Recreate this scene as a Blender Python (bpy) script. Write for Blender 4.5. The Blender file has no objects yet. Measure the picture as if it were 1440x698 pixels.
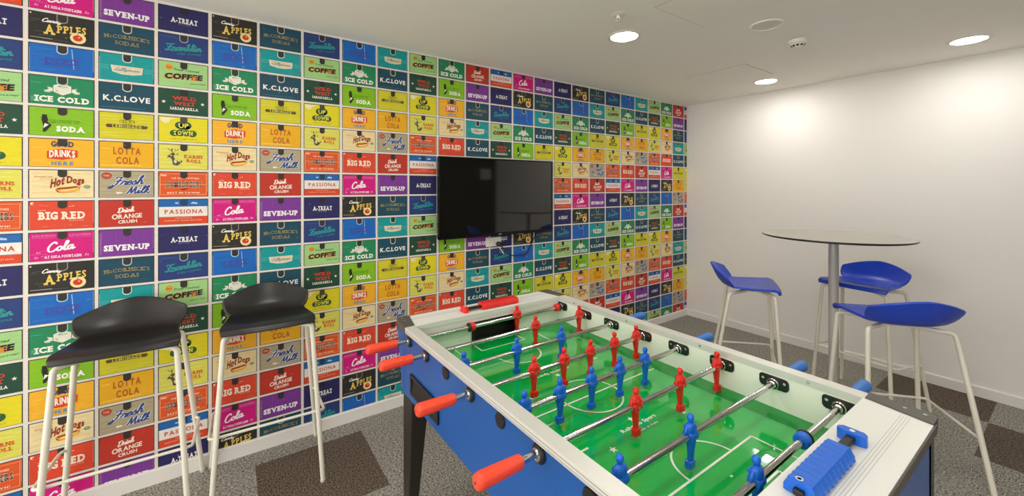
import bpy, bmesh, math, random
import numpy as np
from mathutils import Vector, Matrix

S = bpy.context.scene
COL = S.collection
PI = math.pi

# ------------------------------------------------------------------ camera, world, exposure
CAM = (2.6338, -4.2694, 1.4578)
YAW = math.atan2(813, 567)
cam_data = bpy.data.cameras.new('camera')
cam_data.sensor_width = 36.0
cam_data.lens = 36.0 * 567.0 / 1440.0
cam_data.shift_y = -(349.0 - 263.0) / 1440.0
cam_data.clip_start = 0.02
cam = bpy.data.objects.new('camera', cam_data)
COL.objects.link(cam)
cam.location = CAM
cam.rotation_euler = (PI / 2, 0, YAW)
S.camera = cam

world = bpy.data.worlds.new('world')
S.world = world
world.use_nodes = True
world.node_tree.nodes['Background'].inputs[0].default_value = (1, .98, .95, 1)
world.node_tree.nodes['Background'].inputs[1].default_value = 3.3
S.view_settings.view_transform = 'Standard'
S.view_settings.look = 'None'
S.view_settings.gamma = 1.0
S.view_settings.use_curve_mapping = False
S.view_settings.exposure = 0.22
S.cycles.use_denoising = True
S.cycles.max_bounces = 10
S.cycles.diffuse_bounces = 6
S.cycles.caustics_reflective = False
S.cycles.caustics_refractive = False
S.cycles.sample_clamp_indirect = 6.0
LAMP = 76.0            # emission of every recessed ceiling lamp
LAMP_COLOR = (1.0, .965, .915)

# ------------------------------------------------------------------ materials
def lin(c):
    return tuple((v / 12.92 if v <= .04045 else ((v + .055) / 1.055) ** 2.4) for v in c)

def hx(s):
    s = s.lstrip('#')
    return lin(tuple(int(s[i:i + 2], 16) / 255 for i in (0, 2, 4)))

def nt(name):
    m = bpy.data.materials.new(name)
    m.use_nodes = True
    t = m.node_tree
    return m, t, t.nodes['Principled BSDF']

def mat(name, col, rough=.5, metal=0.0, spec=.5, coat=0.0, bump=0.0, bscale=200.0, var=0.0, vscale=8.0):
    m, t, b = nt(name)
    c = hx(col) if isinstance(col, str) else col
    b.inputs['Base Color'].default_value = (*c, 1)
    b.inputs['Roughness'].default_value = rough
    b.inputs['Metallic'].default_value = metal
    b.inputs['Specular IOR Level'].default_value = spec
    b.inputs['Coat Weight'].default_value = coat
    b.inputs['Coat Roughness'].default_value = .05
    tc = t.nodes.new('ShaderNodeTexCoord')
    if var:
        n = t.nodes.new('ShaderNodeTexNoise')
        n.inputs['Scale'].default_value = vscale
        n.inputs['Detail'].default_value = 3
        t.links.new(tc.outputs['Object'], n.inputs['Vector'])
        h = t.nodes.new('ShaderNodeHueSaturation')
        mr = t.nodes.new('ShaderNodeMapRange')
        mr.inputs['To Min'].default_value = 1 - var
        mr.inputs['To Max'].default_value = 1 + var
        t.links.new(n.outputs['Fac'], mr.inputs['Value'])
        t.links.new(mr.outputs['Result'], h.inputs['Value'])
        h.inputs['Color'].default_value = (*c, 1)
        t.links.new(h.outputs['Color'], b.inputs['Base Color'])
    if bump:
        n2 = t.nodes.new('ShaderNodeTexNoise')
        n2.inputs['Scale'].default_value = bscale
        t.links.new(tc.outputs['Object'], n2.inputs['Vector'])
        bp = t.nodes.new('ShaderNodeBump')
        bp.inputs['Strength'].default_value = bump
        bp.inputs['Distance'].default_value = .002
        t.links.new(n2.outputs['Fac'], bp.inputs['Height'])
        t.links.new(bp.outputs['Normal'], b.inputs['Normal'])
    return m

def emit(name, col, strength):
    m, t, b = nt(name)
    b.inputs['Base Color'].default_value = (.9, .9, .9, 1)
    b.inputs['Emission Color'].default_value = (*col, 1)
    b.inputs['Emission Strength'].default_value = strength
    return m

def carpet(name, dark, light, sx, sy):
    m, t, b = nt(name)
    b.inputs['Roughness'].default_value = .95
    b.inputs['Specular IOR Level'].default_value = .1
    tc = t.nodes.new('ShaderNodeTexCoord')
    mp = t.nodes.new('ShaderNodeMapping')
    mp.inputs['Scale'].default_value = (sx, sy, 40)
    n = t.nodes.new('ShaderNodeTexNoise')
    n.inputs['Scale'].default_value = 1.0
    n.inputs['Detail'].default_value = 4
    n.inputs['Roughness'].default_value = .75
    r = t.nodes.new('ShaderNodeValToRGB')
    r.color_ramp.elements[0].position = .38
    r.color_ramp.elements[0].color = (*hx(dark), 1)
    r.color_ramp.elements[1].position = .62
    r.color_ramp.elements[1].color = (*hx(light), 1)
    bp = t.nodes.new('ShaderNodeBump')
    bp.inputs['Strength'].default_value = .5
    bp.inputs['Distance'].default_value = .004
    t.links.new(tc.outputs['Object'], mp.inputs['Vector'])
    t.links.new(mp.outputs['Vector'], n.inputs['Vector'])
    t.links.new(n.outputs['Fac'], r.inputs['Fac'])
    t.links.new(r.outputs['Color'], b.inputs['Base Color'])
    t.links.new(n.outputs['Fac'], bp.inputs['Height'])
    t.links.new(bp.outputs['Normal'], b.inputs['Normal'])
    return m

def paper():
    """printed wallpaper: the print colours with a worn, streaky, scratched surface"""
    m, t, b = nt('printed_paper')
    b.inputs['Roughness'].default_value = .55
    b.inputs['Specular IOR Level'].default_value = .3
    at = t.nodes.new('ShaderNodeAttribute')
    at.attribute_name = 'Col'
    tc = t.nodes.new('ShaderNodeTexCoord')
    def noise(scale, detail, vec):
        mp = t.nodes.new('ShaderNodeMapping')
        mp.inputs['Scale'].default_value = vec
        t.links.new(tc.outputs['Object'], mp.inputs['Vector'])
        n = t.nodes.new('ShaderNodeTexNoise')
        n.inputs['Scale'].default_value = scale
        n.inputs['Detail'].default_value = detail
        n.inputs['Roughness'].default_value = .65
        t.links.new(mp.outputs['Vector'], n.inputs['Vector'])
        return n
    n1 = noise(1, 4, (1, 22, 160))
    mr = t.nodes.new('ShaderNodeMapRange')
    mr.inputs['To Min'].default_value = .84
    mr.inputs['To Max'].default_value = 1.18
    t.links.new(n1.outputs['Fac'], mr.inputs['Value'])
    h = t.nodes.new('ShaderNodeHueSaturation')
    t.links.new(at.outputs['Color'], h.inputs['Color'])
    t.links.new(mr.outputs['Result'], h.inputs['Value'])
    n2 = noise(1, 6, (1, 30, 75))
    r = t.nodes.new('ShaderNodeMapRange')
    r.inputs['From Min'].default_value = .66
    r.inputs['From Max'].default_value = .72
    r.inputs['To Max'].default_value = .45
    t.links.new(n2.outputs['Fac'], r.inputs['Value'])
    mx = t.nodes.new('ShaderNodeMixRGB')
    mx.inputs['Color2'].default_value = (.75, .71, .62, 1)
    t.links.new(r.outputs['Result'], mx.inputs['Fac'])
    t.links.new(h.outputs['Color'], mx.inputs['Color1'])
    t.links.new(mx.outputs['Color'], b.inputs['Base Color'])
    return m

M = dict(
    wall=mat('white_paint', '#ebe8e3', .6, spec=.3, bump=.05, bscale=300, var=.01),
    ceil=mat('ceiling_paint', '#f5f2eb', .8, spec=.2, bump=.03),
    gap=mat('panel_joint', '#a9a398', .8),
    trim=mat('trim_gloss', '#e9e6e0', .35, var=.01),
    plastic_white=mat('white_plastic', '#eae6da', .35, var=.01),
    grille=mat('grille_white', '#dcd8cd', .6, var=.01),
    dark=mat('dark_slot', '#1a1814', .6, var=.05),
    chrome=mat('chrome', '#d9d9d7', .12, metal=1, var=.01),
    rodsteel=mat('rod_steel', '#cfcdca', .14, metal=1, var=.02),
    lamp=emit('lamp_glow', LAMP_COLOR, LAMP),
    black_seat=mat('black_seat_plastic', '#1d1c1a', .30, bump=.06, bscale=900, var=.03),
    blue_seat=mat('blue_seat_plastic', '#2247c6', .34, bump=.06, bscale=900, var=.03),
    frame=mat('cream_metal', '#e6e2d2', .35, spec=.5, var=.01),
    glide=mat('glide', '#c9c3b2', .5, var=.02),
    tabletop=mat('laminate_top', '#b5afa5', .26, spec=.6, var=.03),
    tableedge=mat('laminate_edge', '#1f1813', .4, var=.05),
    pole=mat('silver_pole', '#bdbbb6', .38, metal=.15, var=.02),
    tvframe=mat('gloss_black', '#0c0c0c', .22, var=.05),
    tvscreen=mat('screen_glass', '#14130f', .05, spec=1.0),
    logo=mat('logo_white', '#d8d8d4', .4),
    black=mat('black_plastic', '#191817', .42, var=.05),
    brownblack=mat('leg_black', '#26211b', .4, var=.05),
    cap=mat('cap_plastic', '#504d47', .45, var=.04, bump=.1, bscale=700),
    blue=mat('blue_laminate', '#07529f', .27, spec=.75, var=.03, vscale=3),
    alu=mat('anodised_rail', '#dbdbd4', .38, metal=.25, var=.01),
    groove=mat('rail_groove', '#77746c', .6),
    fine=mat('panel_groove', '#bdbdb6', .6),
    cream=mat('cream_laminate', '#f3f3e8', .4, var=.01),
    endtop=mat('end_laminate', '#e6e7e1', .35, var=.01),
    green=mat('pitch_glass_green', '#00b348', .06, spec=.8, coat=.5, var=.06, vscale=5),
    ramp=mat('pitch_edge_green', '#2f9a48', .10, spec=.7, var=.04),
    line=mat('pitch_line_white', '#e8efe2', .2),
    red=mat('red_plastic', '#e2231a', .33, var=.03, vscale=60),
    redgrip=mat('red_grip', '#f24a2c', .42, var=.03, vscale=30),
    bluefig=mat('blue_plastic', '#1466d6', .33, var=.03, vscale=60),
    bluegrip=mat('blue_grip', '#2f74c8', .42, var=.03, vscale=30),
    cable=mat('cable_black', '#141312', .35, var=.03),
    doorwood=mat('dark_door', '#2b2621', .45, var=.1, vscale=4),
    grey=carpet('carpet_grey', '#3b3935', '#c3bfb5', 150, 85),
    grey2=carpet('carpet_grey_turned', '#3c3a36', '#c3bfb5', 85, 150),
    brown=carpet('carpet_brown', '#2b241d', '#85786a', 85, 150),
    paper=paper(),
)

# ------------------------------------------------------------------ mesh building
class MB:
    def __init__(s):
        s.v, s.f, s.m, s.sm, s.mats = [], [], [], [], []
    def mi(s, m):
        if m not in s.mats:
            s.mats.append(m)
        return s.mats.index(m)
    def add(s, vs, fs, m, smooth=False):
        o = len(s.v)
        s.v += [tuple(v) for v in vs]
        k = s.mi(m)
        for f in fs:
            s.f.append([o + i for i in f]); s.m.append(k); s.sm.append(smooth)
    def box(s, x0, x1, y0, y1, z0, z1, m):
        x0, x1 = min(x0, x1), max(x0, x1); y0, y1 = min(y0, y1), max(y0, y1)
        s.add([(x0, y0, z0), (x1, y0, z0), (x1, y1, z0), (x0, y1, z0), (x0, y0, z1), (x1, y0, z1), (x1, y1, z1), (x0, y1, z1)],
              [(0, 3, 2, 1), (4, 5, 6, 7), (0, 1, 5, 4), (1, 2, 6, 5), (2, 3, 7, 6), (3, 0, 4, 7)], m)
    def hexa(s, b, t, m):
        """box with free corners: b and t are four points each, ccw from above"""
        s.add(list(b) + list(t), [(0, 3, 2, 1), (4, 5, 6, 7), (0, 1, 5, 4), (1, 2, 6, 5), (2, 3, 7, 6), (3, 0, 4, 7)], m)
    def prism(s, poly, z0, z1, m, axis='z', smooth=False):
        n = len(poly)
        def P(a, b, c):
            return {'z': (a, b, c), 'x': (c, a, b), 'y': (b, c, a)}[axis]
        vs = [P(a, b, z0) for a, b in poly] + [P(a, b, z1) for a, b in poly]
        s.add(vs, [tuple(range(n))[::-1], tuple(range(n, 2 * n))], m)
        s.add(vs, [(i, (i + 1) % n, n + (i + 1) % n, n + i) for i in range(n)], m, smooth)
    def tube(s, pts, r, m, n=12, cap=True):
        pts = [Vector(p) for p in pts]
        rr = r if isinstance(r, (list, tuple)) else [r] * len(pts)
        rings = []
        up = None
        for i, p in enumerate(pts):
            a = pts[max(i - 1, 0)]; b = pts[min(i + 1, len(pts) - 1)]
            d = (b - a).normalized()
            if up is None:
                up = Vector((0, 0, 1)) if abs(d.z) < .9 else Vector((1, 0, 0))
            up = (up - d * up.dot(d)).normalized()
            sd = d.cross(up)
            rings.append([p + rr[i] * (math.cos(2 * PI * k / n) * up + math.sin(2 * PI * k / n) * sd) for k in range(n)])
        vs = [q for ring in rings for q in ring]
        fs = []
        for i in range(len(pts) - 1):
            for k in range(n):
                a = i * n + k; b = i * n + (k + 1) % n
                fs.append((a, a + n, b + n, b))
        s.add(vs, fs, m, True)
        if cap:
            s.add(rings[0], [tuple(range(n))], m)
            s.add(rings[-1], [tuple(range(n))[::-1]], m)
    def lathe(s, prof, m, axis='z', c=(0, 0, 0), n=32, smooth=True, sx=1.0, sy=1.0, cap=True):
        """prof: (radius, height along axis)"""
        vs = []
        for r, h in prof:
            for k in range(n):
                a, b = r * math.cos(2 * PI * k / n) * sx, r * math.sin(2 * PI * k / n) * sy
                p = {'z': (a, b, h), 'x': (h, a, b), 'y': (b, h, a)}[axis]
                vs.append((p[0] + c[0], p[1] + c[1], p[2] + c[2]))
        fs = [(i * n + k, i * n + (k + 1) % n, (i + 1) * n + (k + 1) % n, (i + 1) * n + k) for i in range(len(prof) - 1) for k in range(n)]
        s.add(vs, fs, m, smooth)
        if cap and prof[0][0] > 1e-5:
            s.add(vs[:n], [tuple(range(n))[::-1]], m)
        if cap and prof[-1][0] > 1e-5:
            s.add(vs[-n:], [tuple(range(n))], m)
    def build(s, name, parent=None, loc=(0, 0, 0), bevel=0.0, seg=2, subsurf=0, kind=None, fix=True):
        me = bpy.data.meshes.new(name)
        me.from_pydata(s.v, [], s.f)
        for m in s.mats:
            me.materials.append(m)
        me.polygons.foreach_set('material_index', s.m)
        me.polygons.foreach_set('use_smooth', s.sm)
        if fix:
            bm = bmesh.new(); bm.from_mesh(me)
            bmesh.ops.remove_doubles(bm, verts=bm.verts, dist=1e-6)
            bmesh.ops.recalc_face_normals(bm, faces=bm.faces)
            for e in bm.edges:
                if len(e.link_faces) == 2 and e.calc_face_angle(0) > math.radians(38):
                    e.smooth = False
            bm.to_mesh(me); bm.free()
        o = bpy.data.objects.new(name, me)
        COL.objects.link(o)
        o.location = loc
        if parent:
            o.parent = parent
        if bevel:
            md = o.modifiers.new('bevel', 'BEVEL')
            md.width = bevel; md.segments = seg; md.limit_method = 'ANGLE'; md.angle_limit = math.radians(40)
            md.harden_normals = False
        if subsurf:
            md = o.modifiers.new('subdivision', 'SUBSURF')
            md.levels = subsurf; md.render_levels = subsurf
        if kind:
            o['kind'] = kind
        return o

def tag(o, label, cat, group=None):
    o['label'] = label
    o['category'] = cat
    if group:
        o['group'] = group
    return o

def empty(name, loc, rz=0.0):
    o = bpy.data.objects.new(name, None)
    COL.objects.link(o)
    o.empty_display_size = .1
    o.location = loc
    o.rotation_euler = (0, 0, rz)
    return o

def copy_tree(o, parent=None):
    c = o.copy()
    COL.objects.link(c)
    if parent:
        c.parent = parent
    for ch in list(o.children):
        copy_tree(ch, c)
    return c

def bend(pts, rad, n=5):
    """round the corners of a polyline"""
    pts = [Vector(p) for p in pts]
    out = [pts[0]]
    for i in range(1, len(pts) - 1):
        p = pts[i]
        a = (pts[i - 1] - p); b = (pts[i + 1] - p)
        r = min(rad, a.length * .48, b.length * .48)
        p0 = p + a.normalized() * r; p1 = p + b.normalized() * r
        for k in range(n + 1):
            t = k / n
            out.append((1 - t) ** 2 * p0 + 2 * t * (1 - t) * p + t * t * p1)
    out.append(pts[-1])
    return out

# ------------------------------------------------------------------ the room
CEIL = 2.378
XR, YF = 4.12, -7.00      # right wall, open end behind the camera left unwalled for ambient light
# floor of square carpet tiles
fl = MB()
T0X, T0Y, TS = .14, -.43, .5335
brown = {(0, -7), (3, 0), (4, -1), (6, -3), (2, -9), (5, -6)}
rnd = random.Random(4)
for i in range(-1, 8):
    for j in range(-14, 1):
        x0, x1 = max(T0X + i * TS, 0), min(T0X + (i + 1) * TS, XR)
        y0, y1 = max(T0Y + j * TS, YF), min(T0Y + (j + 1) * TS, 0)
        if x1 - x0 < .001 or y1 - y0 < .001:
            continue
        m = M['brown'] if (i, j) in brown else (M['grey'] if (i + j) % 2 == 0 else M['grey2'])
        fl.add([(x0, y0, 0), (x1, y0, 0), (x1, y1, 0), (x0, y1, 0)], [(0, 1, 2, 3)], m)
fl.box(0, XR, YF, 0, -.12, -.004, M['gap'])
fl.build('floor', kind='structure', fix=False)

b = MB(); b.box(-.15, XR + .15, YF - .15, .15, CEIL, CEIL + .15, M['ceil']); b.build('ceiling', kind='structure')
b = MB(); b.box(-.15, 0, YF - .15, .15, -.12, CEIL, M['wall']); wall_left = b.build('wall_left', kind='structure')
b = MB(); b.box(0, XR + .15, 0, .15, -.12, CEIL, M['wall']); b.build('wall_back', kind='structure')
b = MB(); b.box(XR, XR + .15, YF - .15, 0, -.12, CEIL, M['wall']); b.build('wall_right', kind='structure')
b = MB()
prof = [(0, 0), (.015, 0), (.015, .066), (.010, .072), (0, .072)]
vs = [(x, YF, z) for x, z in prof] + [(x, 0, z) for x, z in prof]
b.add(vs, [(0, 1, 2, 3, 4), (9, 8, 7, 6, 5)] + [(i, (i + 1) % 5, 5 + (i + 1) % 5, 5 + i) for i in range(5)], M['trim'])
b.build('baseboard_left', kind='structure')
b = MB()
vs = [(.015, -x, z) for x, z in prof] + [(XR, -x, z) for x, z in prof]
b.add(vs, [(0, 1, 2, 3, 4), (9, 8, 7, 6, 5)] + [(i, (i + 1) % 5, 5 + (i + 1) % 5, 5 + i) for i in range(5)], M['trim'])
b.build('baseboard_back', kind='structure')
# dark door on the right-hand wall (only met as a reflection in the screen)
b = MB(); b.box(XR - .03, XR - .002, -1.75, -.06, 0, 2.3, M['doorwood']); door = b.build('door_1', kind='structure', bevel=.004)
b = MB(); b.box(XR - .036, XR - .030, -.40, -.17, 1.60, 1.80, M['trim']); b.build('vision_panel', door)

# ------------------------------------------------------------------ ceiling fittings
def downlight(x, y, label):
    e = empty('downlight', (x, y, CEIL))
    t = MB(); t.lathe([(.078, -.001), (.080, -.006), (.092, -.007), (.100, -.003), (.101, -.0005)], M['plastic_white'], n=48)
    t.build('trim_ring', e)
    g = MB(); g.lathe([(.0, -.0025), (.079, -.0025), (.079, -.0005)], M['lamp'], n=48)
    g.build('diffuser', e)
    tag(e, label, 'ceiling light', 'recessed round ceiling lights')
    return e
downlight(1.007, -2.30, 'bright round recessed ceiling light beside the small sprinkler head')
downlight(1.02, -.45, 'bright round recessed ceiling light beyond the square ceiling panel, near the far corner')
downlight(2.20, -.485, 'bright round recessed ceiling light close above the white wall, beyond the bar table')
downlight(2.20, -2.30, 'added unseen ceiling light above the near end of the foosball table')  # this and the following downlights are unseen, added to brighten the room
downlight(1.02, -4.15, 'added unseen ceiling light above the aisle beside the black stools')
downlight(2.20, -4.15, 'added unseen ceiling light in the row nearest the open side of the room')
downlight(3.40, -2.30, 'added unseen ceiling light towards the dark door')
downlight(3.40, -4.15, 'added unseen ceiling light in the corner farthest from the printed wall')

e = empty('sprinkler', (1.196, -2.577, CEIL))
b = MB(); b.lathe([(.0, -.001), (.036, -.001), (.036, -.003), (.026, -.006), (.012, -.008)], M['plastic_white'], n=32); b.build('escutcheon', e)
b = MB()
b.lathe([(.009, -.006), (.009, -.018), (.006, -.020), (.006, -.024)], M['plastic_white'], n=20)
b.tube(bend([(.008, 0, -.016), (.011, 0, -.026), (.003, 0, -.038)], .006), .0022, M['plastic_white'], n=8)
b.tube(bend([(-.008, 0, -.016), (-.011, 0, -.026), (-.003, 0, -.038)], .006), .0022, M['plastic_white'], n=8)
b.lathe([(.0, -.0415), (.013, -.0410), (.014, -.039), (.0, -.0375)], M['plastic_white'], n=20)
b.lathe([(.0025, -.036), (.0025, -.022)], M['dark'], n=10)
b.build('sprinkler_head', e)
tag(e, 'small white sprinkler head on the ceiling next to a bright ceiling light', 'sprinkler')

e = empty('ceiling_speaker', (1.584, -1.780, CEIL))
b = MB(); b.lathe([(.070, -.004), (.074, -.009), (.083, -.007), (.086, -.0005)], M['plastic_white'], n=48); b.build('rim', e)
b = MB(); b.lathe([(.0, -.006), (.069, -.0045), (.071, -.001)], M['grille'], n=48); b.build('grille', e)
tag(e, 'flat round white ceiling speaker with a pale raised rim', 'speaker')

e = empty('smoke_detector', (1.585, -1.352, CEIL))
b = MB(); b.lathe([(.052, -.0005), (.052, -.016), (.049, -.022), (.040, -.024)], M['plastic_white'], n=40); b.build('base', e)
b = MB()
b.lathe([(.040, -.022), (.039, -.030), (.034, -.036), (.022, -.044), (.0, -.046)], M['plastic_white'], n=40)
for k in range(10):
    a = 2 * PI * k / 10
    c, s_ = math.cos(a), math.sin(a)
    def q(r, h, w):
        return (r * c - w * s_, r * s_ + w * c, h)
    b.add([q(.0388, -.0325, -.008), q(.0388, -.0325, .008), q(.0300, -.0402, .006), q(.0300, -.0402, -.006)], [(0, 1, 2, 3)], M['dark'])
b.build('sensing_head', e)
tag(e, 'round white domed smoke detector with dark slots on the ceiling', 'smoke detector')

def hatch(x0, x1, y0, y1, label):
    b = MB()
    g = .0035
    b.box(x0, x1, y0, y1, CEIL - .0010, CEIL - .0004, M['gap'])
    b.box(x0 + g, x1 - g, y0 + g, y1 - g, CEIL - .0022, CEIL - .0009, M['ceil'])
    o = b.build('access_panel')
    tag(o, label, 'ceiling panel')
hatch(.68, 1.162, -1.122, -.655, 'square access panel flush in the ceiling beside the light in the far corner')
hatch(1.36, 1.83, -2.49, -2.05, 'square access panel flush in the ceiling beside the round speaker')

# ------------------------------------------------------------------ printed wallpaper of old drawer fronts
GL = {}
def glyph(ch, off, shear=0.0):
    key = (ch, off)
    if key not in GL:
        cu = bpy.data.curves.new('glyph', 'FONT')
        cu.body = ch; cu.size = 1.0; cu.resolution_u = 2; cu.offset = off
        ob = bpy.data.objects.new('glyph', cu)
        COL.objects.link(ob)
        dg = bpy.context.evaluated_depsgraph_get(); dg.update()
        me = ob.evaluated_get(dg).to_mesh()
        vs = np.array([v.co[:2] for v in me.vertices]).reshape(-1, 2)
        fs = [tuple(p.vertices) for p in me.polygons]
        ob.evaluated_get(dg).to_mesh_clear()
        bpy.data.objects.remove(ob); bpy.data.curves.remove(cu)
        if len(vs):
            x0 = vs[:, 0].min(); vs = vs - [x0, 0]
            wd = vs[:, 0].max()
        else:
            wd = .28
        GL[key] = (vs, fs, wd)
    return GL[key]

SERIF = {'A': 'bl br', 'B': 'bl tl', 'D': 'bl tl', 'E': 'bl tl', 'F': 'bl tl', 'H': 'bl br tl tr', 'I': 'bc tc', 'K': 'bl br tl tr',
         'L': 'bl tl', 'M': 'bl br tl tr', 'N': 'bl tl tr', 'P': 'bl tl', 'R': 'bl br tl', 'T': 'bc', 'U': 'tl tr', 'V': 'tl tr', 'W': 'tl tr', 'X': 'bl br tl tr', 'Y': 'bc tl tr'}

def layout(text, off=.02, slab=False, gap=.09, first=1.0):
    """flat text laid out by hand: returns points, faces with the lower left at the origin"""
    V, Fs, x, D = [], [], 0.0, []
    off = max(off, .006)
    for i, ch in enumerate(text):
        if ch == ' ':
            x += .30; continue
        vs, fs, wd = glyph(ch, off)
        sc = first if i == 0 else 1.0
        o = len(V)
        ser = SERIF.get(ch, '').split() if slab else []
        if ser:
            x += .06
        V += [(p[0] * sc + x, p[1] * sc) for p in vs]
        Fs += [tuple(o + k for k in f) for f in fs]
        D += [.12 * (i % 3)] * len(vs)
        if ser:
            h0, h1 = vs[:, 1].min() * sc, vs[:, 1].max() * sc
            th = .15
            for s_ in ser:
                ya, yb = (h0, h0 + th) if s_[0] == 'b' else (h1 - th, h1)
                hw = min(.26, wd * sc / 2 - .02)
                xa, xb = {'l': (-.09, hw), 'r': (wd * sc - hw, wd * sc + .09), 'c': (wd * sc / 2 - .24, wd * sc / 2 + .24)}[s_[1]]
                o = len(V)
                V += [(x + xa, ya), (x + xb, ya), (x + xb, yb), (x + xa, yb)]
                Fs.append((o, o + 1, o + 2, o + 3))
                D += [.45 + .05 * (i % 3)] * 4
            x += .06
        x += wd * sc + gap
    return np.array(V), Fs, np.array(D)

# handwritten letters as pen strokes: baseline 0, ascender 1
PEN = {
 'C': (.72, [[(.62,.80),(.55,.97),(.38,.98),(.15,.75),(.05,.40),(.15,.08),(.38,.0),(.62,.12),(.80,.34)]]),
 'o': (.50, [[(.30,.46),(.12,.40),(.06,.2),(.18,.02),(.36,.08),(.42,.28),(.30,.46),(.42,.38),(.58,.40)]]),
 'l': (.36, [[(-.02,.12),(.22,.5),(.34,.85),(.28,1.0),(.18,.9),(.14,.5),(.16,.1),(.28,.0),(.42,.14)]]),
 'a': (.55, [[(.40,.40),(.28,.47),(.12,.38),(.05,.18),(.14,.02),(.28,.06),(.40,.28),(.43,.46)],[(.43,.46),(.40,.15),(.48,.01),(.64,.14)]]),
 'F': (.66, [[(.05,.86),(.2,.98),(.5,.92),(.85,1.0)],[(.52,.92),(.40,.5),(.30,.12),(.12,.0),(.0,.12)],[(.2,.5),(.65,.54)]]),
 'r': (.48, [[(0,.1),(.14,.40),(.2,.5),(.26,.40),(.42,.42),(.36,.12),(.44,.0),(.56,.12)]]),
 'e': (.40, [[(.02,.18),(.28,.26),(.34,.40),(.22,.48),(.08,.34),(.08,.1),(.24,.0),(.46,.14)]]),
 's': (.44, [[(0,.1),(.2,.36),(.28,.5),(.28,.38),(.38,.18),(.28,.02),(.1,.04)],[(.1,.04),(.3,.0),(.5,.12)]]),
 'h': (.52, [[(0,.12),(.2,.55),(.32,.88),(.26,1.0),(.16,.86),(.12,.4),(.1,.0)],[(.11,.2),(.26,.44),(.38,.40),(.38,.15),(.44,.0),(.58,.12)]]),
 'M': (.90, [[(0,.04),(.12,.3),(.24,.95),(.30,.5),(.40,.1),(.52,.55),(.66,.95),(.68,.5),(.72,.08),(.82,.0),(.94,.12)]]),
 'i': (.30, [[(0,.1),(.14,.46),(.12,.12),(.2,.0),(.32,.12)],[(.15,.66),(.19,.72)]]),
 'k': (.50, [[(0,.12),(.2,.55),(.3,.88),(.24,1.),(.15,.86),(.12,.4),(.1,.0)],[(.11,.2),(.28,.46),(.36,.38),(.16,.24),(.32,.06),(.42,.0),(.54,.12)]]),
 'n': (.54, [[(0,.1),(.12,.44),(.12,.2),(.1,.0)],[(.12,.2),(.28,.46),(.38,.38),(.38,.12),(.46,.0),(.58,.12)]]),
 'd': (.58, [[(.38,.38),(.26,.47),(.1,.36),(.05,.16),(.15,.01),(.28,.08),(.42,.4),(.5,1.0)],[(.5,1.0),(.44,.4),(.42,.08),(.5,.0),(.62,.12)]]),
 'y': (.54, [[(0,.12),(.12,.44),(.12,.2),(.22,.06),(.36,.2),(.46,.46)],[(.46,.46),(.40,.0),(.28,-.30),(.12,-.28),(.2,-.10),(.56,.14)]]),
 'D': (.78, [[(.22,.95),(.16,.5),(.1,.06)],[(0,.9),(.4,1.0),(.72,.75),(.66,.3),(.4,.02),(.1,.04),(.02,.16)]]),
 'L': (.60, [[(.5,.8),(.42,1.0),(.28,.9),(.2,.4),(.1,.05),(.02,.1),(.2,.08),(.45,.0),(.66,.14)]]),
 'm': (.80, [[(0,.1),(.12,.44),(.12,.2),(.1,.0)],[(.12,.2),(.26,.46),(.34,.38),(.34,.0)],[(.35,.2),(.5,.46),(.6,.38),(.6,.12),(.68,.0),(.8,.12)]]),
}
def smooth(pts, k=4):
    P = [np.array(p, float) for p in pts]
    if len(P) < 3:
        return P
    out = []
    for i in range(len(P) - 1):
        a, b_, c, d = P[max(i - 1, 0)], P[i], P[i + 1], P[min(i + 2, len(P) - 1)]
        for t in range(k):
            u = t / k
            out.append(.5 * (2 * b_ + (c - a) * u + (2 * a - 5 * b_ + 4 * c - d) * u * u + (3 * b_ - a - 3 * c + d) * u ** 3))
    return out + [P[-1]]

class Tile:
    """one drawer front, in millimetres from its centre"""
    def __init__(s):
        s.items = []      # points (n,2), faces, layer, colour
    def P(s, pts, col, lay=3):
        s.items.append((np.array(pts, float), [tuple(range(len(pts)))], lay, hx(col)))
    def R(s, x0, y0, x1, y1, col, lay=3):
        s.P([(x0, y0), (x1, y0), (x1, y1), (x0, y1)], col, lay)
    def E(s, cx, cy, rx, ry, col, lay=3, n=18, a0=0, a1=2 * PI):
        s.P([(cx + rx * math.cos(a0 + (a1 - a0) * k / n), cy + ry * math.sin(a0 + (a1 - a0) * k / n)) for k in range(n)], col, lay)
    def star(s, cx, cy, r, col, lay=4):
        s.items.append((np.array([(cx + (r if k % 2 == 0 else r * .42) * math.sin(PI * k / 5), cy + (r if k % 2 == 0 else r * .42) * math.cos(PI * k / 5)) for k in range(10)] + [(cx, cy)]),
                        [(10, (k + 1) % 10, k) for k in range(10)], lay, hx(col)))
    def T(s, text, cx, cy, w, h, col, lay=5, off=.02, slab=False, shear=0.0, rise=0.0, arch=0.0, gap=.09, first=1.0):
        V, Fs, D = layout(text, off, slab, gap, first)
        lo, hi = V.min(0), V.max(0)
        U = (V - lo) / (hi - lo)
        x = (U[:, 0] - .5) * w; y = (U[:, 1] - .5) * h
        y = y + rise * x + arch * (1 - (2 * x / w) ** 2)
        x = x + shear * (U[:, 1] - .5) * h
        s.items.append((np.stack([x + cx, y + cy], 1), Fs, lay + D, hx(col)))

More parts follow.
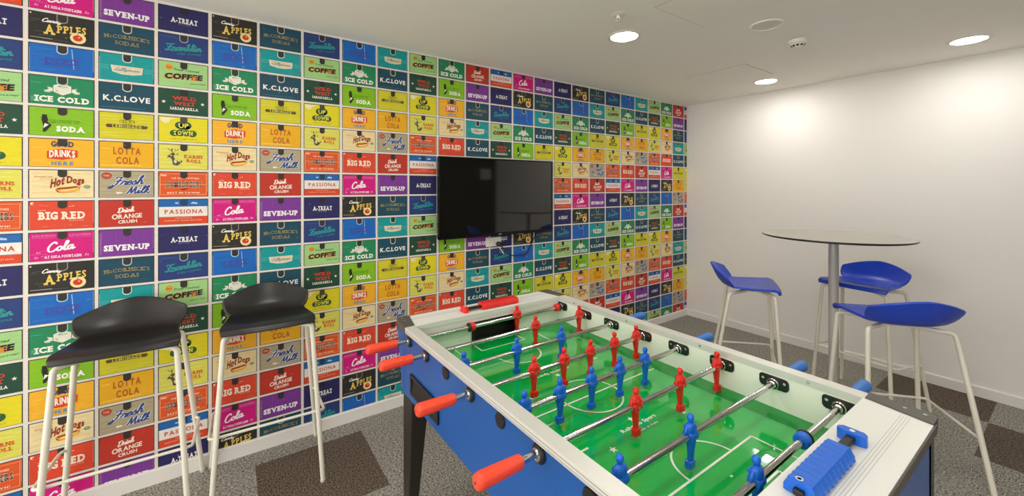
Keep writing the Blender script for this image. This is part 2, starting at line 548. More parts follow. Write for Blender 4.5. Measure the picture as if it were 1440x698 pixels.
def script(t, text, cx, cy, w, h, col, pen, lay=5, shear=.25, rise=0.0):
    """joined handwriting fitted into w by h millimetres, pen is the stroke width"""
    x, runs = 0.0, []
    for ch in text:
        wd, strokes = PEN[ch]
        for st in strokes:
            runs.append(np.array([(p[0] + x + shear * p[1], p[1]) for p in smooth(st)]))
        x += wd
    al = np.concatenate(runs)
    lo, hi = al.min(0), al.max(0)
    for k, r in enumerate(runs):
        q = (r - lo) / (hi - lo) - .5
        q = q * [w - pen, h - pen]
        q[:, 1] += rise * q[:, 0]
        q = q + [cx, cy]
        tg = np.gradient(q, axis=0)
        tg /= np.linalg.norm(tg, axis=1)[:, None] + 1e-9
        q[0] -= tg[0] * pen * .3; q[-1] += tg[-1] * pen * .3
        nr = np.stack([-tg[:, 1], tg[:, 0]], 1)
        wv = pen / 2 * (.80 + .35 * np.abs(tg[:, 1]))[:, None]
        n = len(q)
        V = np.concatenate([q + nr * wv, q - nr * wv])
        dp = .08 * (k % 3) + .5 * np.arange(n) / n
        t.items.append((V, [(n + i, n + i + 1, i + 1, i) for i in range(n - 1)], lay + np.concatenate([dp, dp]), hx(col)))

W2, H2 = 96.5, 61.5
def tile(bg, border=None, notch='#37332c', ring=None):
    t = Tile()
    t.R(-W2 - 3.5, -H2 - 1.5, W2 + 3, H2 + 3.5, '#3a2a24', 1)      # dark shadow gap round the drawer
    t.R(-W2, -H2, W2, H2, bg, 2)
    def U(w, h, col, lay):
        pts = [(-w, H2 + 1.5)] + [(-w, H2 - h + w * .8)] + [(w * math.cos(PI + PI * k / 10), H2 - h + w * .8 + .8 * w * math.sin(PI + PI * k / 10)) for k in range(1, 10)] + [(w, H2 - h + w * .8), (w, H2 + 1.5)]
        t.P(pts, col, lay)
    if ring:
        U(17.5, 36, ring, 6)
    U(14, 31.5, notch, 7)
    if border:
        t.R(-W2, -H2, -W2 + 1.6, H2 * .7, border, 3); t.R(W2 - 1.6, -H2 * .6, W2, H2, border, 3)
    return t

def T_cola():
    t = tile('#d3177f', '#e889b9')
    t.T('DELICIOUS', -54, 48, 70, 9, '#e27fb8', slab=True); t.T('REFRESHING', 54, 48, 68, 9, '#e27fb8', slab=True)
    t.R(-90, 38, -20, 39, '#e27fb8'); t.R(20, 38, 90, 39, '#e27fb8')
    script(t, 'Cola', -2, 1, 86, 46, '#f7eef2', 6.2, shear=.2, rise=.14)
    t.T('at', -70, -24, 13, 7, '#e9a9cd', shear=.3); t.R(-92, -33, -44, -32, '#e27fb8'); t.R(-60, -20, -45, -19, '#e27fb8')
    t.T('AT SODA FOUNTAINS', 3, -46, 112, 12, '#f7eef2', off=.03, slab=True)
    t.T('5c', -76, -46, 12, 9, '#ecb3d3', shear=.3); t.T('5c', 76, -44, 14, 11, '#ecb3d3', shear=.3)
    return t
def T_apples():
    t = tile('#2f2e2a', ring='#8c8a84')
    for x, y, w in ((-80, 30, 26), (-84, 22, 18), (-72, -22, 30), (-60, -36, 44), (-50, -52, 78)):
        t.R(x - 10, y, x + w - 10, y + 1, '#77746c')
    t.R(-94, -50, -30, -47.5, '#a9a7a0'); t.E(-93, 55, 3, 3, '#e6e2d6', n=8)
    script(t, 'Candy', -30, 29, 60, 25, '#f1ece0', 3.4, shear=.35, rise=.02)
    t.T('A', -38, -8, 34, 44, '#e9c95f', off=.035, slab=True); t.T('PPLES', 28, 2, 90, 34, '#e9c95f', off=.03, slab=True, rise=.10, gap=.06)
    t.E(48, -30, 25, 25, '#eedda0', 6); t.E(47, -30, 15, 13.5, '#cf3a1d', 7); t.E(51, -26, 3.5, 3, '#f0c9b0', 8, n=8); t.R(46, -18, 48, -6, '#6b4a20', 8)
    return t
def T_dixie():
    t = tile('#1b68bd', '#7fb4e4', ring='#a9cdea')
    t.T('DIXIE', 0, -6, 106, 27, '#4c4aa8', off=.0, slab=True, rise=.05)
    t.T('IN SODA BOTTLES', 0, -28, 104, 6, '#4c4aa8', off=.01)
    t.P([(27, 55), (30, 55), (37, -34), (33, -34)], '#8fbce6', 5)
    for y in (44, 14, -46):
        t.R(-90, y, -20, y + .8, '#4b8bd0')
    return t
def T_ice():
    t = tile('#23875a', ring='#9fd0b6')
    cx, cy = 0, 8
    t.P([(0, 36), (27, 24), (27, -4), (0, -18), (-27, -4), (-27, 24)], '#e4e3d2', 4)
    t.P([(0, 26), (16, 19), (0, 12), (-16, 19)], '#cfd3c3', 5)
    t.P([(-8, 24), (-16, 20), (-2, 20)], '#2f6f52', 6); t.P([(6, 22), (18, 17), (14, 21)], '#2f6f52', 6)
    t.P([(-22, 8), (-14, 4), (-10, -8), (-20, -2)], '#d9b79a', 5)
    for s_ in (-1, 1):
        t.P([(s_ * 29, 12), (s_ * 46, 16), (s_ * 40, 8), (s_ * 50, -2), (s_ * 29, -4)], '#e4e3d2', 4)
        t.P([(s_ * 36, -4), (s_ * 54, 2), (s_ * 52, -8), (s_ * 36, -9)], '#d6d8c6', 4)
    t.T('ICE COLD', 0, -38, 166, 27, '#f3f1e3', off=.055, slab=True, gap=.05)
    t.R(-94, 30, -62, 31.5, '#6fb694'); t.R(-92, -50, -80, -30, '#4aa07a')
    return t
def T_soda():
    t = tile('#86be22')
    t.T('GROWN UP', 8, 2, 92, 16, '#5f9a24', off=.0, slab=True); t.T('SODA', 26, -30, 88, 26, '#f6f6e8', off=.06, slab=True, gap=.04)
    t.E(-52, 6, 10, 10, '#2b2d22', 5); t.R(-64, 14, -42, 17, '#2b2d22', 5); t.R(-60, 16, -46, 30, '#2b2d22', 5)
    t.P([(-60, -2), (-44, -2), (-32, -16), (-50, -46), (-58, -46), (-56, -20)], '#2b2d22', 5)
    t.P([(-52, -8), (-40, -14), (-56, -30)], '#f0f0e4', 6)
    t.T('A REAL GROWN UP DRINK', 24, -50, 86, 5, '#6ba428', off=.0)
    return t
def T_drinks():
    t = tile('#f2b42b', '#f6cf70')
    t.T('GOOD', 0, 40, 68, 25, '#27406f', off=.035, slab=True, gap=.02); t.R(-12, 28, 12, 34, '#e8e4d0', 4)
    t.P([(-46, 8), (0, 20), (46, 14), (46, -18), (0, -30), (-46, -24)], '#d8452a', 4)
    t.T('DRINKS', 0, -5, 78, 32, '#f7f1e0', off=.045, arch=4)
    t.T('HERE', 0, -46, 66, 17, '#4f8fc0', off=.035, gap=.22, shear=.05)
    for y in (22, -34):
        t.R(-86, y, -56, y + 1.5, '#f7d27c')
    return t
def T_hot():
    t = tile('#ecd9a6')
    for y in (10, -14, -40, 44):
        t.R(-90, y, 86, y + 5, '#e9cf90', 3)
    t.T('FRANKS OR', -55, 32, 54, 7, '#cf8a40', off=.01); t.T('the best', -48, 23, 38, 5, '#cda567', off=0)
    t.T('Hot', -14, 10, 42, 42, '#96391f', off=.045, shear=.1, rise=.42, gap=.04); t.T('Dogs', 40, 15, 54, 42, '#96391f', off=.045, shear=.05, rise=-.05, gap=.04, first=1.1)
    t.P([(44, 4), (52, 6), (56, 0), (40, -2)], '#96391f', 5)
    n = 12
    def sausage(cx, cy, L, r, tilt, bow, col, lay):
        up, dn = [], []
        for k in range(n + 1):
            u = -1 + 2 * k / n
            rr = r * math.sqrt(max(0, 1 - u ** 4)) + .3
            y = cy + tilt * u + bow * (u * u)
            up.append((cx + L * u, y + rr)); dn.append((cx + L * u, y - rr))
        t.P(dn + up[::-1], col, lay)
    sausage(16, -26, 37, 12, 5, 5, '#7a4a12', 5); sausage(16, -21, 37, 8, 5, 4, '#e0a43a', 6); sausage(15, -19, 33, 5, 5, 3, '#a8401e', 7)
    sausage(20, -29, 33, 7.5, 5, 4, '#efb83f', 8); sausage(18, -25.5, 24, 2, 4, 3, '#f7e6b0', 9)
    t.E(76, -12, 10, 7.5, '#3c6f4c', 5); t.E(76, -12, 7.5, 5, '#a9c7a0', 6); t.R(71, -13, 81, -11, '#3c6f4c', 7)
    return t
def T_bigred():
    t = tile('#dd4a30', '#ef9a80')
    t.T('BIG RED', -1, -2, 142, 35, '#f5e6cf', off=.05, slab=True, gap=.05)
    t.T('DRINK', -60, 22, 24, 5, '#efb9a0', off=.01, slab=True); t.T('IN BOTTLES', 44, -25, 46, 6, '#f0bda6', off=.01)
    t.P([(-93, 58), (-82, 58), (-90, 50), (-82, 46), (-93, 48)], '#f6e2d6', 4); t.T('soda', 28, 40, 18, 6, '#f0c3ae', shear=.4, rise=.15)
    for x, y, w in ((-70, 44, 16), (-52, 41, 12), (-60, -50, 18), (20, -46, 10), (60, -52, 20)):
        t.R(x, y, x + w, y + 1.5, '#ea8a70')
    return t
def T_seven():
    t = tile('#7d3a95', '#a672b8')
    t.T('SEVEN-UP', 0, -24, 164, 29, '#f3eef2', off=.06, slab=True, gap=.03, rise=0)
    for x in (-40, 12, 60):
        t.R(x, 10, x + 1, 50, '#8f52a5')
    t.R(-94, -52, -88, 50, '#94599f', 3)
    return t
def T_mc():
    t = tile('#1d4a5d', ring='#b8c6c8')
    t.T("McCORMICK'S", 0, 4, 164, 18, '#9c8f62', off=.005, slab=True, arch=5); t.T('SODAS', 0, -21, 86, 18, '#9c8f62', off=.01, slab=True, gap=.06)
    for y in (36, 26, -40, -50):
        t.R(-90, y, 86, y + .8, '#2f6375')
    return t
def T_lilly():
    t = tile('#179a9b', '#8fd6d0', ring='#bfe6e0')
    for y in (6, -2, -10):
        t.R(-92, y, -64, y + 1.2, '#7fccc6'); t.R(62, y - 4, 92, y - 2.8, '#7fccc6')
    t.P([(-58, 9), (58, 9), (54, -24), (18, -31), (-18, -31), (-52, -22)], '#e6dcc2', 4)
    t.P([(-54, 6), (54, 6), (50, -21), (17, -28), (-17, -28), (-48, -19)], '#ded3b6', 5)
    script(t, 'Lillyman', 0, -9, 92, 21, '#7f9490', 2.4, lay=6, shear=.35)
    return t
def T_kc():
    t = tile('#1e4c5e', ring='#cdd6d6')
    t.T('K.C.LOVE', 0, -8, 168, 28, '#f2f0e8', off=.036, gap=.08)
    t.R(-90, -52, 60, -50.5, '#5a8796')
    return t
def T_lemon():
    t = tile('#d3cb2b')
    t.T("CITY'S", 0, 22, 56, 13, '#6c6622', off=.0, slab=True, arch=2); t.R(-16, 12, 16, 13, '#6c6622', 4); t.T('TARTEST', 0, 10, 34, 4.5, '#6c6622', off=0)
    t.P([(-76, 0), (-70, 7), (70, 7), (76, 0), (70, -9), (-70, -9)], '#5f4f26', 4)
    t.T('LEMONADE', 0, -1, 106, 12, '#dfd36a', off=.01, slab=True, gap=.1)
    t.R(-60, -17, 28, -16, '#b9ad22')
    for y in (44, 30, -34, -46):
        t.R(-90, y, -30, y + 2, '#e0da6a'); t.R(40, y - 6, 88, y - 4, '#e0da6a')
    return t
def T_lotta():
    t = tile('#eab022')
    t.T('LOTTA', 0, 20, 98, 34, '#b9612a', off=.03, gap=.16); t.T('COLA', 2, -25, 82, 34, '#b9612a', off=.03, gap=.16)
    t.R(-90, 28, -60, 32, '#f2cf66'); t.R(-90, -50, 50, -46, '#f2cf66')
    return t
def T_milk():
    t = tile('#b3a685')
    for y in (40, 20, -10, -36, -52):
        t.R(-92, y, 90, y + 3, '#a5977a', 3)
    script(t, 'Fresh', 4, 18, 122, 50, '#e7e4d8', 11, lay=3.6, shear=.35, rise=.10); script(t, 'Fresh', 4, 18, 118, 46, '#2f4a8c', 5.6, lay=5, shear=.35, rise=.10)
    script(t, 'Milk', 40, -26, 94, 44, '#e7e4d8', 11, lay=3.8, shear=.3, rise=.08); script(t, 'Milk', 40, -26, 90, 40, '#2f4a8c', 5.4, lay=5.2, shear=.3, rise=.08)
    t.E(-72, 40, 18, 15, '#b53a30', 5); t.E(-72, 40, 14, 11, '#c4503f', 6); t.T('PURE', -72, 40, 20, 7, '#e6cdb4', lay=7, off=.01)
    t.P([(-40, -36), (-22, -36), (-14, -42), (-36, -46)], '#ece8dc', 4); t.P([(-68, -14), (-50, -4), (-46, -10), (-58, -22), (-70, -20)], '#2f4a8c', 5)
    return t
def T_crush():
    t = tile('#bf382a', '#cc5a48')
    script(t, 'Drink', -4, 17, 62, 27, '#f3e4d4', 4.6, shear=.2, rise=.13)
    t.T('ORANGE', 0, -13, 108, 25, '#f3e4d4', off=.03, rise=.06, gap=.04, first=1.1); t.T('CRUSH', 2, -39, 68, 16, '#f3e4d4', off=.035, rise=.06, gap=.03)
    return t
def T_treat():
    t = tile('#2c2a5f', notch='#2a2733')
    t.T('A-TREAT', 2, -2, 106, 26, '#efece6', off=.045, slab=True, gap=.05); t.T('BOTTLED', 2, -22, 46, 5, '#8a87a4', off=0)
    t.R(20, -54, 21, -20, '#45437c')
    return t
def T_frank():
    t = tile('#2a3f78', ring='#9aa6c2')
    script(t, 'Franklin', 0, 3, 150, 40, '#2f8f94', 6.4, shear=.12, rise=.12)
    t.P([(-70, -20), (-40, -24), (-34, -19), (-64, -14)], '#2f8f94', 5)
    t.T('ICED COFFEE', 22, -28, 96, 9, '#2f8f94', off=.0, rise=.09)
    t.R(-90, 46, -24, 48, '#4f64a0')
    return t
def T_coffee():
    t = tile('#a1cf86', ring=None)
    t.E(-58, 34, 15, 14, '#e59a26', 4); t.T('hot', -58, 34, 18, 9, '#a3471c', shear=.2)
    t.T('Fresh Toasted', 12, 26, 98, 11, '#2f3d2a', off=.0, shear=.3)
    t.T('COFFEE', -3, -8, 152, 31, '#dd8a2b', lay=4, off=.06, shear=.1, gap=.02, rise=.05); t.T('COFFEE', 1, -7, 150, 29, '#20242a', lay=5, off=.055, shear=.1, gap=.04, rise=.05)
    t.P([(34, -20), (38, 6), (42, -4), (46, 4), (48, -22)], '#dd8a2b', 6)
    t.T('there it rings!', 56, -38, 64, 9, '#2f3d2a', off=.0, shear=.25, rise=.06)
    return t
def T_west():
    t = tile('#234c39', notch='#23302a')
    t.T('WILD', 2, 18, 96, 19, '#c9402e', off=.035, slab=True, gap=.02, arch=3); t.T('WEST', 2, -5, 86, 19, '#c9402e', off=.035, slab=True, gap=.02, arch=-3)
    t.T('SARSAPARILLA', 2, -32, 112, 14, '#f0eee0', off=.03, slab=True, gap=.04)
    t.star(-78, -2, 9, '#f0eee0'); t.star(76, -2, 9, '#f0eee0')
    return t
def T_uptown():
    t = tile('#e2d526', notch='#4d4a3a')
    g, y_ = '#2f5f3a', '#ece257'
    t.E(-16, 22, 19, 18, g, 4); t.E(10, 22, 21, 19, g, 4); t.E(0, 14, 24, 14, g, 4)
    t.E(-38, -18, 17, 16, g, 4); t.E(-14, -16, 18, 17, g, 4); t.E(10, -16, 18, 16, g, 4); t.E(34, -18, 18, 17, g, 4)
    t.T('UP', -1, 21, 40, 24, y_, off=.03); t.T('TOWN', -2, -17, 78, 20, y_, off=.03, slab=True, gap=.06)
    t.T('LEMON LIME SODA', 0, -47, 106, 5, '#b39f22', off=0)
    t.P([(-92, 58), (-30, 56), (-52, 48), (-58, 34), (-74, 28), (-90, 40)], '#ece6b4', 3)
    return t
def T_karns():
    t = tile('#dcd75a', border='#e8e6a8')
    for y in (48, 28, -4, -30, -52):
        t.R(-92, y, 70, y + 4, '#e4df7c', 3)
    k = '#55503f'
    t.P([(-58, -2), (-50, 18), (-40, 22), (-34, 12), (-42, 6), (-34, -14), (-20, -24), (-12, -22), (-14, -34), (-26, -44), (-42, -40), (-46, -16), (-50, -6)], k, 5)
    t.P([(-58, -2), (-66, -6), (-62, 4), (-52, 16)], k, 5)
    t.P([(-34, -10), (-26, -26), (-34, -34), (-40, -22)], '#d8d4c0', 6); t.P([(-56, 4), (-48, 12), (-46, 4)], '#cfcab6', 6)
    for pts in ([(-46, 20), (-50, 34), (-46, 44), (-44, 34)], [(-46, 26), (-60, 36), (-64, 44), (-58, 38)], [(-40, 20), (-34, 34), (-36, 46), (-32, 34)], [(-36, 28), (-24, 36), (-22, 44), (-22, 34)]):
        t.P(pts, k, 5)
    t.P([(-30, 12), (-22, 20), (-24, 10)], k, 5); t.P([(-14, -20), (-6, -16), (-8, -30)], k, 5)
    t.T('KARNS', 38, 3, 76, 17, '#d4552a', off=.035, slab=True, rise=-.03, gap=.04); t.T('ROLL', 40, -19, 62, 16, '#d4552a', off=.035, slab=True, rise=-.06, gap=.04)
    t.R(34, -32, 66, -31, '#d4552a')
    return t
def T_ham():
    t = tile('#de5a26', '#f0a97c')
    c = '#f1b28a'
    for y in (52, -52):
        t.R(-92, y, 92, y + 1.6, c)
    t.R(-92, -52, -90.4, 52, c); t.R(90.4, -52, 92, 52, c); t.R(-92, -1, -70, 1, c); t.R(70, -1, 92, 1, c)
    t.T('THE OLD FASHIONED', 6, 30, 112, 9, '#f6e3d0', off=.01, gap=.14, arch=2)
    t.T('HAMBURGERS', 1, 0, 144, 34, '#f1d9c2', lay=4, off=.045, gap=.0); t.T('HAMBURGERS', 1, 0, 142, 31, '#2c2a28', lay=5, off=.02, gap=.09)
    t.R(-74, -1.2, 76, .8, '#e9c3a4', 6)
    t.P([(-14, -24), (8, -20), (18, -18), (10, -26), (-6, -29)], '#7a2c16', 5)
    t.T('BEST IN TOWN!', 0, -42, 128, 9, '#f6e3d0', off=.02, gap=.2)
    t.P([(-90, 50), (-64, 48), (-72, 40), (-88, 42)], '#eec3a4', 4)
    return t
def T_pass():
    t = tile('#2167ae', notch='#24405f')
    t.R(-W2, -24, W2, 26, '#e9e6dc', 3); t.P([(-W2, -H2), (W2, -H2), (W2, -24), (40, -26), (-20, -23), (-W2, -26)], '#da4a28', 4)
    t.T('PASSIONA', 1, 1, 152, 22, '#cf4a30', off=.02, gap=.16)
    t.T('REFRESHING', 0, -32, 66, 5, '#f0c0a8', off=0); t.T('PASSIONFRUIT THE REAL FRUIT DRINK', 0, -44, 150, 6, '#f0c0a8', off=0)
    t.P([(-36, 42), (-30, 50), (-26, 44), (-22, 52), (-20, 40)], '#b7cbe0', 4); t.P([(26, 40), (36, 50), (54, 46), (56, 38)], '#b7cbe0', 4)
    return t

SEQ = {'B': [T_cola, T_apples, T_dixie, T_ice, T_soda, T_drinks, T_hot, T_bigred],
       'C': [T_seven, T_mc, T_lilly, T_kc, T_lemon, T_lotta, T_milk, T_crush],
       'D': [T_treat, T_frank, T_coffee, T_west, T_uptown, T_karns, T_ham, T_pass]}

def build_wallpaper():
    proto = {}
    for k, fns in SEQ.items():
        for j, fn in enumerate(fns):
            its = fn().items
            V, F, C = [], [], []
            n = 0
            for pts, fs, lay, col in its:
                V.append(np.column_stack([np.full(len(pts), .0007) + .00035 * lay, pts[:, 0] / 1000, pts[:, 1] / 1000]))
                F += [tuple(n + i for i in f) for f in fs]
                C += [(f_col := (*col, 1.0))] * len(fs)
                n += len(pts)
            proto[k, j] = (np.concatenate(V), F, C)
    # column edges measured along the wall, u = 1 .. 24
    edge = [-4.998, -4.780, -4.571, -4.359, -4.145, -3.926, -3.715, -3.498, -3.286, -3.074, -2.854, -2.642, -2.429, -2.213, -1.999,
            -1.787, -1.569, -1.354, -1.137, -.919, -.706, -.493, -.278, -.058]
    cols = {c: (edge[c - 1], edge[c]) for c in range(1, 24)}
    cols[24] = (-.058, .154)
    for c in range(0, -8, -1):
        cols[c] = (-4.998 - .2128 * (1 - c), -4.998 - .2128 * (-c))
    ROW = .13845
    rowtop = lambda r, y: 2.2325 - (r - 1) * ROW
    VV, FF, CC, n = [], [], [], 0
    white = (*hx('#e3ded6'), 1.0)
    VV.append(np.array([(.0006, YF, .06), (.0006, -.001, .06), (.0006, -.001, CEIL - .0005), (.0006, YF, CEIL - .0005)]))
    FF.append((0, 1, 2, 3)); CC.append(white); n = 4
    for c, (y0, y1) in cols.items():
        strip0 = -1 if c < 11 else (11 if c < 23 else 23)
        l = c - strip0
        k3 = l // 3
        kind = 'CDB'[l % 3]
        base = k3 if kind == 'B' else k3 - 1
        cy = (y0 + y1) / 2 + (.0012 if c % 3 == 1 else 0)
        sx = (y1 - y0) / .2132
        for r in range(0, 17):
            V, F, C = proto[kind, (base + r) % 8]
            V = V * [1, sx, 1] + [0, cy, rowtop(r, cy) - ROW / 2 - .0008]
            V[:, 2] = np.minimum(V[:, 2], CEIL - .0006)
            if c == 24:
                V[:, 1] = np.minimum(V[:, 1], -.0042)
            VV.append(V); FF += [tuple(n + i for i in f) for f in F]; CC += C
            n += len(V)
    me = bpy.data.meshes.new('wallpaper')
    me.from_pydata(np.concatenate(VV).tolist(), [], FF)
    ca = me.color_attributes.new('Col', 'FLOAT_COLOR', 'CORNER')
    tot = np.array([len(f) for f in FF])
    arr = np.repeat(np.array(CC, np.float32), tot, axis=0)
    ca.data.foreach_set('color', arr.ravel())
    me.materials.append(M['paper'])
    o = bpy.data.objects.new('wallpaper', me)
    COL.objects.link(o)
    o.parent = wall_left
    o['kind'] = 'structure'
    return o
build_wallpaper()

# ------------------------------------------------------------------ television, socket and cable
tv = empty('television', (0.006, -2.583, 1.3805))
b = MB(); b.box(.030, .056, -.512, .512, -.288, .288, M['tvframe']); b.build('back_shell', tv, bevel=.006)
b = MB()
w, h, t_ = .5145, .2905, .011
for y0, y1, z0, z1 in ((-w, w, h - t_, h), (-w, w, -h, -h + .019), (-w, -w + t_, -h + .019, h - t_), (w - t_, w, -h + .019, h - t_)):
    b.box(.050, .066, y0, y1, z0, z1, M['tvframe'])
b.build('bezel', tv, bevel=.002)
b = MB(); b.box(.055, .0605, -w + t_ - .001, w - t_ + .001, -h + .018, h - t_ + .001, M['tvscreen']); b.build('screen', tv)
V, F, _ = layout('LG', .02, gap=.05)
V = (V - V.min(0)) / (V.max(0) - V.min(0)); b = MB()
b.add([(.0664, (p[0] - .5) * .020 - .008, -h + .005 + p[1] * .009) for p in V], F, M['logo'])
b.lathe([(.0, .0), (.0055, .0)], M['logo'], axis='x', c=(.0664, -.026, -h + .0095), n=16)
b.build('maker_mark', tv, fix=False)
b = MB(); b.box(-.002, .032, -.20, .20, -.12, .12, M['black']); b.build('wall_bracket', tv, bevel=.004)
tag(tv, 'black flat television hung on the wall of printed drawers', 'television')

so = empty('wall_socket', (0.0, -2.612, 1.036))
b = MB(); b.box(.004, .013, -.068, .068, -.036, .036, M['plastic_white']); b.build('face_plate', so, bevel=.003)
for yy in (-.040, -.012):
    b = MB(); b.box(.012, .0155, yy - .007, yy + .007, -.012, .012, M['plastic_white']); b.build('switch', so, bevel=.0015)
tag(so, 'white double wall socket just below the television', 'socket')

tc = empty('television_cable', (0.0, -2.577, 1.018))
b = MB(); b.lathe([(.017, .0145), (.019, .022), (.019, .036), (.014, .046), (.008, .052), (.0, .053)], M['cable'], axis='x', n=24); b.build('plug', tc)
b = MB(); b.tube(bend([(.040, .006, -.008), (.038, .030, -.030), (.034, .062, -.062), (.030, .098, -.088)], .02), .0045, M['plastic_white'], n=10)  # white strips stand in for highlights on the glossy black cable
b.tube(bend([(.030, -.004, -.016), (.028, .020, -.044), (.026, .046, -.078)], .02), .004, M['plastic_white'], n=10); b.build('cable_glint', tc)
b = MB()
b.tube(bend([(.042, .002, -.004), (.036, .070, -.070), (.030, .110, -.096), (.022, .150, -.106), (.014, .270, -.112), (.012, .300, -.075), (.014, .350, .010), (.020, .385, .075), (.026, .395, .10)], .03), .0042, M['cable'], n=10)
b.build('cord', tc)
tag(tc, 'black plug and cable looping below the television', 'cable')

# ------------------------------------------------------------------ bar stools
ST = dict(ff=.206, fw=.224, fb=-.217, fbw=.246, tf=.163, tw=.180, tb=-.088, tbw=.177, ht=.758, htb=.763)
def seat_mesh(m):
    # rows: centre x, centre z, edge x, edge z, half width, corner rounding
    rows = [(.196, .798, .178, .800, .187, 2.2), (.190, .811, .176, .814, .194, 2.2), (.165, .816, .161, .819, .1955, 2.2), (.100, .812, .104, .819, .190, 2.2), (.030, .806, .040, .817, .181, 2.2),
            (-.040, .803, -.026, .815, .172, 2.2), (-.095, .807, -.059, .815, .1675, 2.2), (-.133, .822, -.068, .820, .1675, 2.1), (-.158, .852, -.075, .833, .183, 2.0), (-.178, .890, -.090, .853, .194, 1.9),
            (-.194, .926, -.109, .877, .1985, 1.8), (-.199, .939, -.118, .890, .1975, 1.8), (-.203, .9465, -.126, .899, .192, 1.8)]
    nv = 20
    top = []
    for cx, cz, ex, ez, w, pw in rows:
        r = []
        for k in range(nv + 1):
            v = -1 + 2 * k / nv
            p = abs(v) ** pw
            pz = pw if pw > 2.05 else 1.55
            r.append(Vector((.99 * (cx + (ex - cx) * p), .99 * w * (v * (1.06 - .06 * v * v)), cz + (ez - cz) * abs(v) ** pz - .012)))
        top.append(r)
    nr = len(rows)
    # normals, then a second skin below
    th = .0135
    bot = []
    for i in range(nr):
        r = []
        for k in range(nv + 1):
            a = top[min(i + 1, nr - 1)][k] - top[max(i - 1, 0)][k]
            c = top[i][min(k + 1, nv)] - top[i][max(k - 1, 0)]
            n = c.cross(a).normalized()      # points down / back
            t = th * (1.25 if i < 3 else 1.0)
            r.append(top[i][k] + n * t)
        bot.append(r)
    b = MB()
    vs = [p for r in top for p in r] + [p for r in bot for p in r]
    q = nv + 1; o = nr * q
    fs = []
    for i in range(nr - 1):
        for k in range(nv):
            a = i * q + k
            fs.append((a, a + 1, a + q + 1, a + q)); fs.append((o + a, o + a + q, o + a + q + 1, o + a + 1))
    for i in range(nr - 1):
        a = i * q; fs.append((a, a + q, o + a + q, o + a)); a += nv; fs.append((a, o + a, o + a + q, a + q))
    for k in range(nv):
        fs.append((k, o + k, o + k + 1, k + 1)); a = (nr - 1) * q + k; fs.append((a, a + 1, o + a + 1, o + a))
    b.add(vs, fs, m, True)
    return b

def make_stool(seatmat):
    e = empty('bar_stool', (0, 0, 0))
    s = ST
    sb = seat_mesh(seatmat)
    so_ = sb.build('seat', e, bevel=.0045, seg=3)
    r = .0108
    for sd in (1, -1):
        b = MB()
        d = Vector((s['ff'] - s['tf'], (s['fw'] - s['tw']) * sd, -s['ht'])).normalized()
        topf = Vector((s['tf'], s['tw'] * sd, s['ht'])) - d * .012
        b.tube(bend([(s['ff'], s['fw'] * sd, .004), topf, (.150, .150 * sd, .777), (.080, .055 * sd, .7785)], .035), r, M['frame'], n=14)
        b.lathe([(.0118, 0), (.0125, .002), (.0125, .010), (.0108, .012)], M['glide'], c=(s['ff'], s['fw'] * sd, 0), n=16)
        b.build('leg', e)
        b = MB()
        d = Vector((s['fb'] - s['tb'], (s['fbw'] - s['tbw']) * sd, -s['htb'])).normalized()
        topb = Vector((s['tb'], s['tbw'] * sd, s['htb'])) - d * .008
        b.tube(bend([(s['fb'], s['fbw'] * sd, .004), topb, (-.055, .135 * sd, .769), (.01, .055 * sd, .7705)], .04), r, M['frame'], n=14)
        b.lathe([(.0118, 0), (.0125, .002), (.0125, .010), (.0108, .012)], M['glide'], c=(s['fb'], s['fbw'] * sd, 0), n=16)
        b.build('leg', e)
    b = MB(); b.box(-.02, .11, -.075, .075, .7710, .7775, M['frame']); b.box(-.015, .105, -.062, -.040, .7765, .788, M['frame']); b.box(-.015, .105, .040, .062, .7765, .788, M['frame'])
    b.build('seat_bracket', e, bevel=.002)
    b = MB()
    pts = [(-.166, -.219, .309), (-.140, -.236, .312), (.172, -.232, .342), (.176, .232, .342), (-.140, .236, .312), (-.166, .219, .309)]
    b.tube(bend(pts, .022, 6), .0062, M['frame'], n=12)
    b.build('footrest', e)
    return e
blk = make_stool(M['black_seat'])
blu = make_stool(M['blue_seat'])
stools = [
    (blk, .244, -4.636, -.4, 'black plastic bar stool, the farther from the foosball table of the two black ones', 'black bar stools along the wallpaper'),
    (blk, .250, -4.113, -1.6, 'black plastic bar stool, the nearer to the foosball table of the two black ones', 'black bar stools along the wallpaper'),
    (blu, 1.295, -1.434, 28.5, 'blue bar stool seen side-on, alone on the wallpaper side of the round table', 'blue bar stools round the high table'),
    (blu, 1.762, -.733, -100, 'blue bar stool behind the table pole with its seat front facing the camera', 'blue bar stools round the high table'),
    (blu, 2.086, -1.547, 132.7, 'blue bar stool with its back to the camera behind the foosball table corner', 'blue bar stools round the high table'),
]
used = set()
for src, x, y, a, label, grp in stools:
    o = src if src.name not in used else copy_tree(src)
    used.add(src.name)
    o.location = (x, y, 0)
    o.rotation_euler = (0, 0, math.radians(a))
    tag(o, label, 'bar stool', grp)

# ------------------------------------------------------------------ round bar table
bt = empty('bar_table', (1.690, -1.090, 0))
b = MB()
b.lathe([(.0, 1.1310), (.374, 1.1310), (.386, 1.1345), (.3915, 1.1390), (.3915, 1.1440), (.3905, 1.1450)], M['tableedge'], n=96, cap=False)
b.lathe([(.3905, 1.1450), (.0, 1.1450)], M['tabletop'], n=96, cap=False)
b.build('tabletop', bt)
b = MB(); b.lathe([(.027, .014), (.027, 1.1280)], M['pole'], n=32); b.build('pole', bt)
b = MB(); b.lathe([(.0, 1.1308), (.11, 1.1308), (.11, 1.1250), (.03, 1.1180)], M['pole'], n=40); b.build('mounting_plate', bt)
b = MB(); b.lathe([(.20, .0), (.20, .007), (.195, .011), (.045, .016), (.030, .026)], M['pole'], n=64); b.build('base', bt)
tag(bt, 'round high bar table with grey top and silver pole', 'table')

